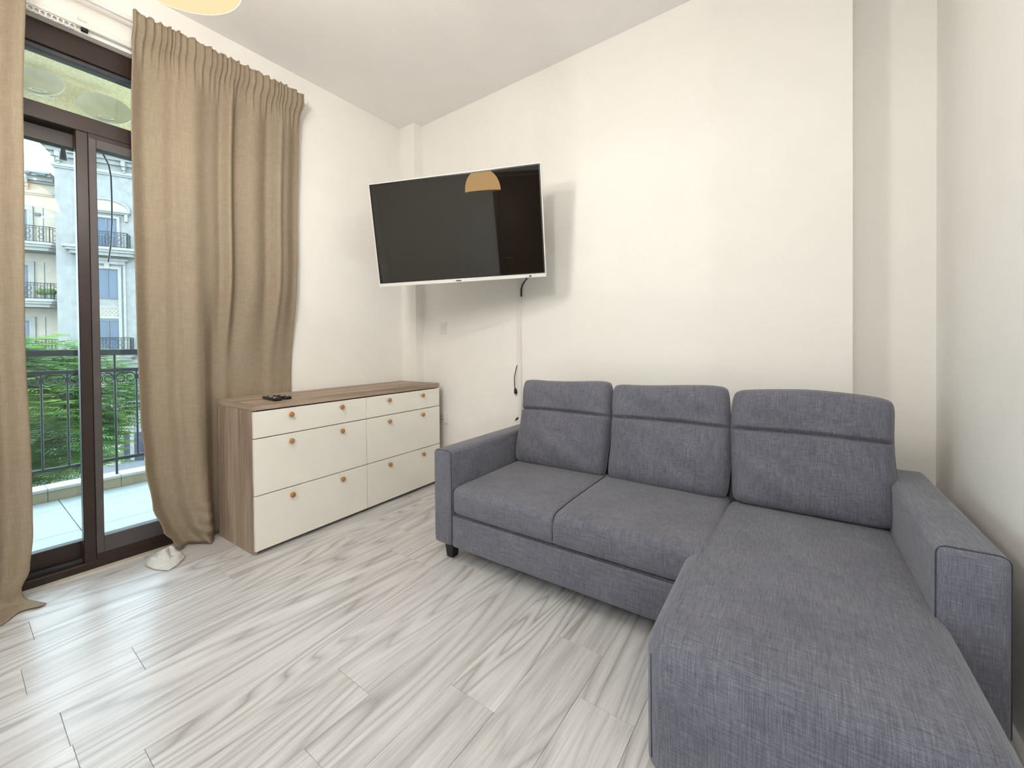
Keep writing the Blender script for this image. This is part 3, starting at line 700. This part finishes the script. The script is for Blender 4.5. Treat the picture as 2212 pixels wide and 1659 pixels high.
def railing(y0, y1, z0, z1, x0, x1, chamfer=0, nm='balcony_railing'):
    bm = bmesh.new(); path = [(x0, y0), (x1, y0), (x1, y1-chamfer), (x1-chamfer, y1) if chamfer else (x1, y1), (x0, y1)]
    for (xa, ya), (xb, yb) in zip(path, path[1:]):
        ln = math.hypot(xb-xa, yb-ya)
        if ln < .05: continue
        for z in (z1, z0+.05, z1-.10): add_tube(bm, [(xa, ya, z), (xb, yb, z)], .018 if z == z1 else .012, 5)
        n = max(2, int(ln/.115))
        for i in range(n+1):
            t = i/n; add_tube(bm, [(xa+(xb-xa)*t, ya+(yb-ya)*t, z0), (xa+(xb-xa)*t, ya+(yb-ya)*t, z1)], .020 if i in (0, n) else .011, 5)
        # scroll panels between the bars
        for i in range(1, n, 4):
            t = (i+.5)/n; cxp, cyp = xa+(xb-xa)*t, ya+(yb-ya)*t
            for zc in ((z0+z1)/2+.14, (z0+z1)/2-.12):
                add_tube(bm, [(cxp+.0, cyp+.10*math.cos(a)*(yb-ya)/ln, zc+.10*math.sin(a)) for a in [2*math.pi*q/12 for q in range(13)]], .011, 4, False)
    return link(nm, bm_mesh(bm), 'iron', AB)
def slab(y0, y1, x0, x1, zt, ch=0, nm='balcony_slab'):
    for k_, (dz0, dz1, ins) in enumerate(((0, .12, 0), (.12, .24, .08), (.24, .40, .20))):
        a, b, c = y0+ins, y1-ins, x1-ins; cc = max(0.01, ch)
        prism(nm if k_ == 0 else 'slab_moulding', [(x0, a), (c-cc, a), (c, a+cc), (c, b-cc), (c-cc, b), (x0, b)], 2, zt-dz1, zt-dz0, 'moulding', AB)
for bay in (.61, 5.2):
    y0, y1 = bay-.42, bay+.42
    window(y0, y1, 6.30, 7.98); surround(y0, y1, 6.30, 7.98)
    # arched pediment
    arc = [(bay+.92*math.cos(R(a)), 8.42+.52*math.sin(R(a))) for a in range(0, 181, 12)]
    prism('pediment', [(bay-.92, 8.36)]+arc[::-1]+[(bay+.92, 8.36)], 0, -.02, .10, 'stucco_warm', AB)
    bm = bmesh.new(); add_tube(bm, [(.12, p[0], p[1]) for p in arc], .055, 6); link('pediment_arch', bm_mesh(bm), 'moulding', AB)
    bb('pediment_base', [(-.02, .22, bay-.98, bay+.98, 8.30, 8.40), (-.02, .14, bay-.92, bay+.92, 8.22, 8.30)], 'moulding')
    for s in (-1, 1): bb('console', [(-.02, .16, bay+s*.80-.06, bay+s*.80+.06, 7.86, 8.22)], 'moulding')
    slab(bay-1.5, bay+1.35, 0, .75, 6.34, .12); railing(bay-.93, bay+.93, 6.36, 7.14, .05, .62)
    bb('lintel', [(-.02, .20, bay-.85, bay+.85, 5.74, 5.84), (-.02, .12, bay-.95, bay+.72, 5.56, 5.74)], 'moulding')
    window(y0, y1, 3.75, 5.31); surround(y0, y1, 1.0, 5.31, 0, .13); bb('pilaster_strip', [(-.02, .06, y1+.20, y1+.30, 1.0, 5.56), (-.02, .06, y0-.30, y0-.20, 1.0, 5.56)], 'moulding')
    bb('keystone', [(-.02, .13, bay-.10, bay+.10, 5.31, 5.60)], 'moulding')
    pn = bb('relief_panel', [(-.02, .03, y0, y1, 2.80, 3.27)], 'stucco_warm'); bb('panel_edge', [(-.02, .07, y0, y1, 3.27, 3.34), (-.02, .07, y0, y1, 2.70, 2.80)], 'moulding')
    bm = bmesh.new()
    for i in range(5):
        for j in range(2):
            cyp, zc = y0+.10+i*.16, 2.93+j*.20; add_tube(bm, [(.04, cyp+.07*math.cos(a), zc+.075*math.sin(a)) for a in [2*math.pi*q/10 for q in range(11)]], .018, 5, False)
    link('rosettes', bm_mesh(bm), 'moulding', AB)
    window(y0, y1, .95, 2.62); slab(bay-1.15, bay+1.15, 0, .70, .90, .10); railing(bay-.98, bay+.98, .90, 1.68, .05, .60)
    # ground floor arch and gate
    arc = [(bay+.85*math.cos(R(a)), -1.0+.85*math.sin(R(a))) for a in range(0, 181, 12)]
    bm = bmesh.new(); add_tube(bm, [(.05, p[0], p[1]) for p in [(bay+.85, -4.9)]+arc+[(bay-.85, -4.9)]], .10, 6); link('ground_arch', bm_mesh(bm), 'moulding', AB)
    prism('gate', [(bay-.74, -4.95), (bay-.74, -1.0)]+[(bay+.74*math.cos(R(a)), -1.0+.74*math.sin(R(a))) for a in range(168, 0, -12)]+[(bay+.74, -1.0), (bay+.74, -4.95)], 0, -.02, .03, 'stucco_warm', AB)
bb('service_door', [(-.02, .10, 1.13, 1.95, -4.9, -3.42)], 'plum_door'); bb('plinth', [(0, .35, -1.27, 1.05, -4.95, -3.95), (0, .35, 2.0, 9, -4.95, -3.95)], 'stucco_warm')
bb('string_course', [(-.02, .16, -1.32, 9, .34, .52)], 'moulding')
# side wing: doors, joints and three bay balconies
for zf in (6.50, 3.65, .80):
    yc = -3.6
    window(yc-.85, yc+.85, zf+.02, zf+1.80, -1.5, True, 'facade_glass'); surround(yc-.85, yc+.85, zf, zf+1.80, -1.5, .22)
    bb('joint', [(-1.5, -1.485, -2.20, -2.175, zf-.2, zf+2.0)], 'facade_frame')
    slab(-6.0, -1.22, -1.5, -.28, zf, .28); railing(-5.85, -1.36, zf, zf+.80, -1.5, -.42, .26)
bb('air_vent', [(-1.5, -1.42, -2.48, -2.28, 8.05, 8.20)], 'facade_frame')
for (yy, xx, zf) in ((-2.1, -.9, 3.65), (-1.75, -.8, 3.65), (-2.2, -.8, .80)):
    p = lathe('balcony_plant_pot', [(0, 0), (.12, 0), (.16, .26), (.0, .26)], 'moulding', AB, 12, (xx, yy, zf))
    p = lathe('balcony_plant', [(0, .2), (.2, .3), (.24, .42), (.14, .55), (0, .58)], 'leaf', AB, 8, (xx, yy, zf))

TRE = thing('street_tree', 'feathery green tree growing just beyond the balcony railing', 'tree', (-10.8, .18, -4.95))
tube('trunk', [(0, 0, 0), (.08, .1, 1.6), (-.02, .16, 2.9), (.05, .2, 4.0)], [.16, .13, .10, .06], 'bark', TRE, 10)
for a in range(7):
    an = a*2*math.pi/7+.3; rr = 1.5+.3*math.sin(a*2)
    tube('branch', [(.02, .12, 2.5+.15*(a % 3)), (.45*math.cos(an)*rr/1.5, .45*math.sin(an)*rr/1.5, 3.4), (rr*.8*math.cos(an), rr*.9*math.sin(an), 4.4+.2*math.sin(a*3))], [.07, .05, .02], 'bark', TRE, 7)
rl = random.Random(5); V = []; F = []
def frond(p, d, ln):
    up = Vector((0, 0, 1)); s = d.cross(up).normalized(); nrm = s.cross(d)
    n = 13
    for k_ in range(n):
        t = (k_+.5)/n; c = p + d*ln*t + Vector((0, 0, -.22*ln*t*t)); lw = .34*ln*math.sin(math.pi*min(1, .18+t*.82))**.7
        for sg in (-1, 1):
            e = (s*sg + d*.45).normalized()*lw + Vector((0, 0, -.10*lw+rl.uniform(-.015, .015))); wd = d*ln/n*.55
            b = len(V); V.extend([c-wd*.5, c+wd*.5, c+e+wd*.15, c+e-wd*.15]); F.append((b, b+1, b+2, b+3))
for _ in range(6200):
    while True:
        q = Vector((rl.uniform(-1, 1), rl.uniform(-1, 1), rl.uniform(-1, 1)))
        if q.length < 1: break
    if rl.random() < .5: q = q.normalized()*rl.uniform(.82, 1.0)
    lump = 1 + .10*math.sin(5*q.x+3*q.y) + .08*math.sin(7*q.y+4*q.z)
    p = Vector((q.x*2.0, q.y*1.95, q.z*1.22))*lump + Vector((0, -.1, 4.98))
    an = math.atan2(q.y, q.x)+rl.uniform(-.9, .9); d = Vector((math.cos(an), math.sin(an), rl.uniform(-.25, .45)*(1 if q.z > 0 else .6))).normalized()
    frond(p, d, rl.uniform(.38, .62))
me = bpy.data.meshes.new('mesh'); me.from_pydata([tuple(v) for v in V], [], F); fo = link('foliage', me, 'leaf', TRE); fo['kind'] = 'stuff'
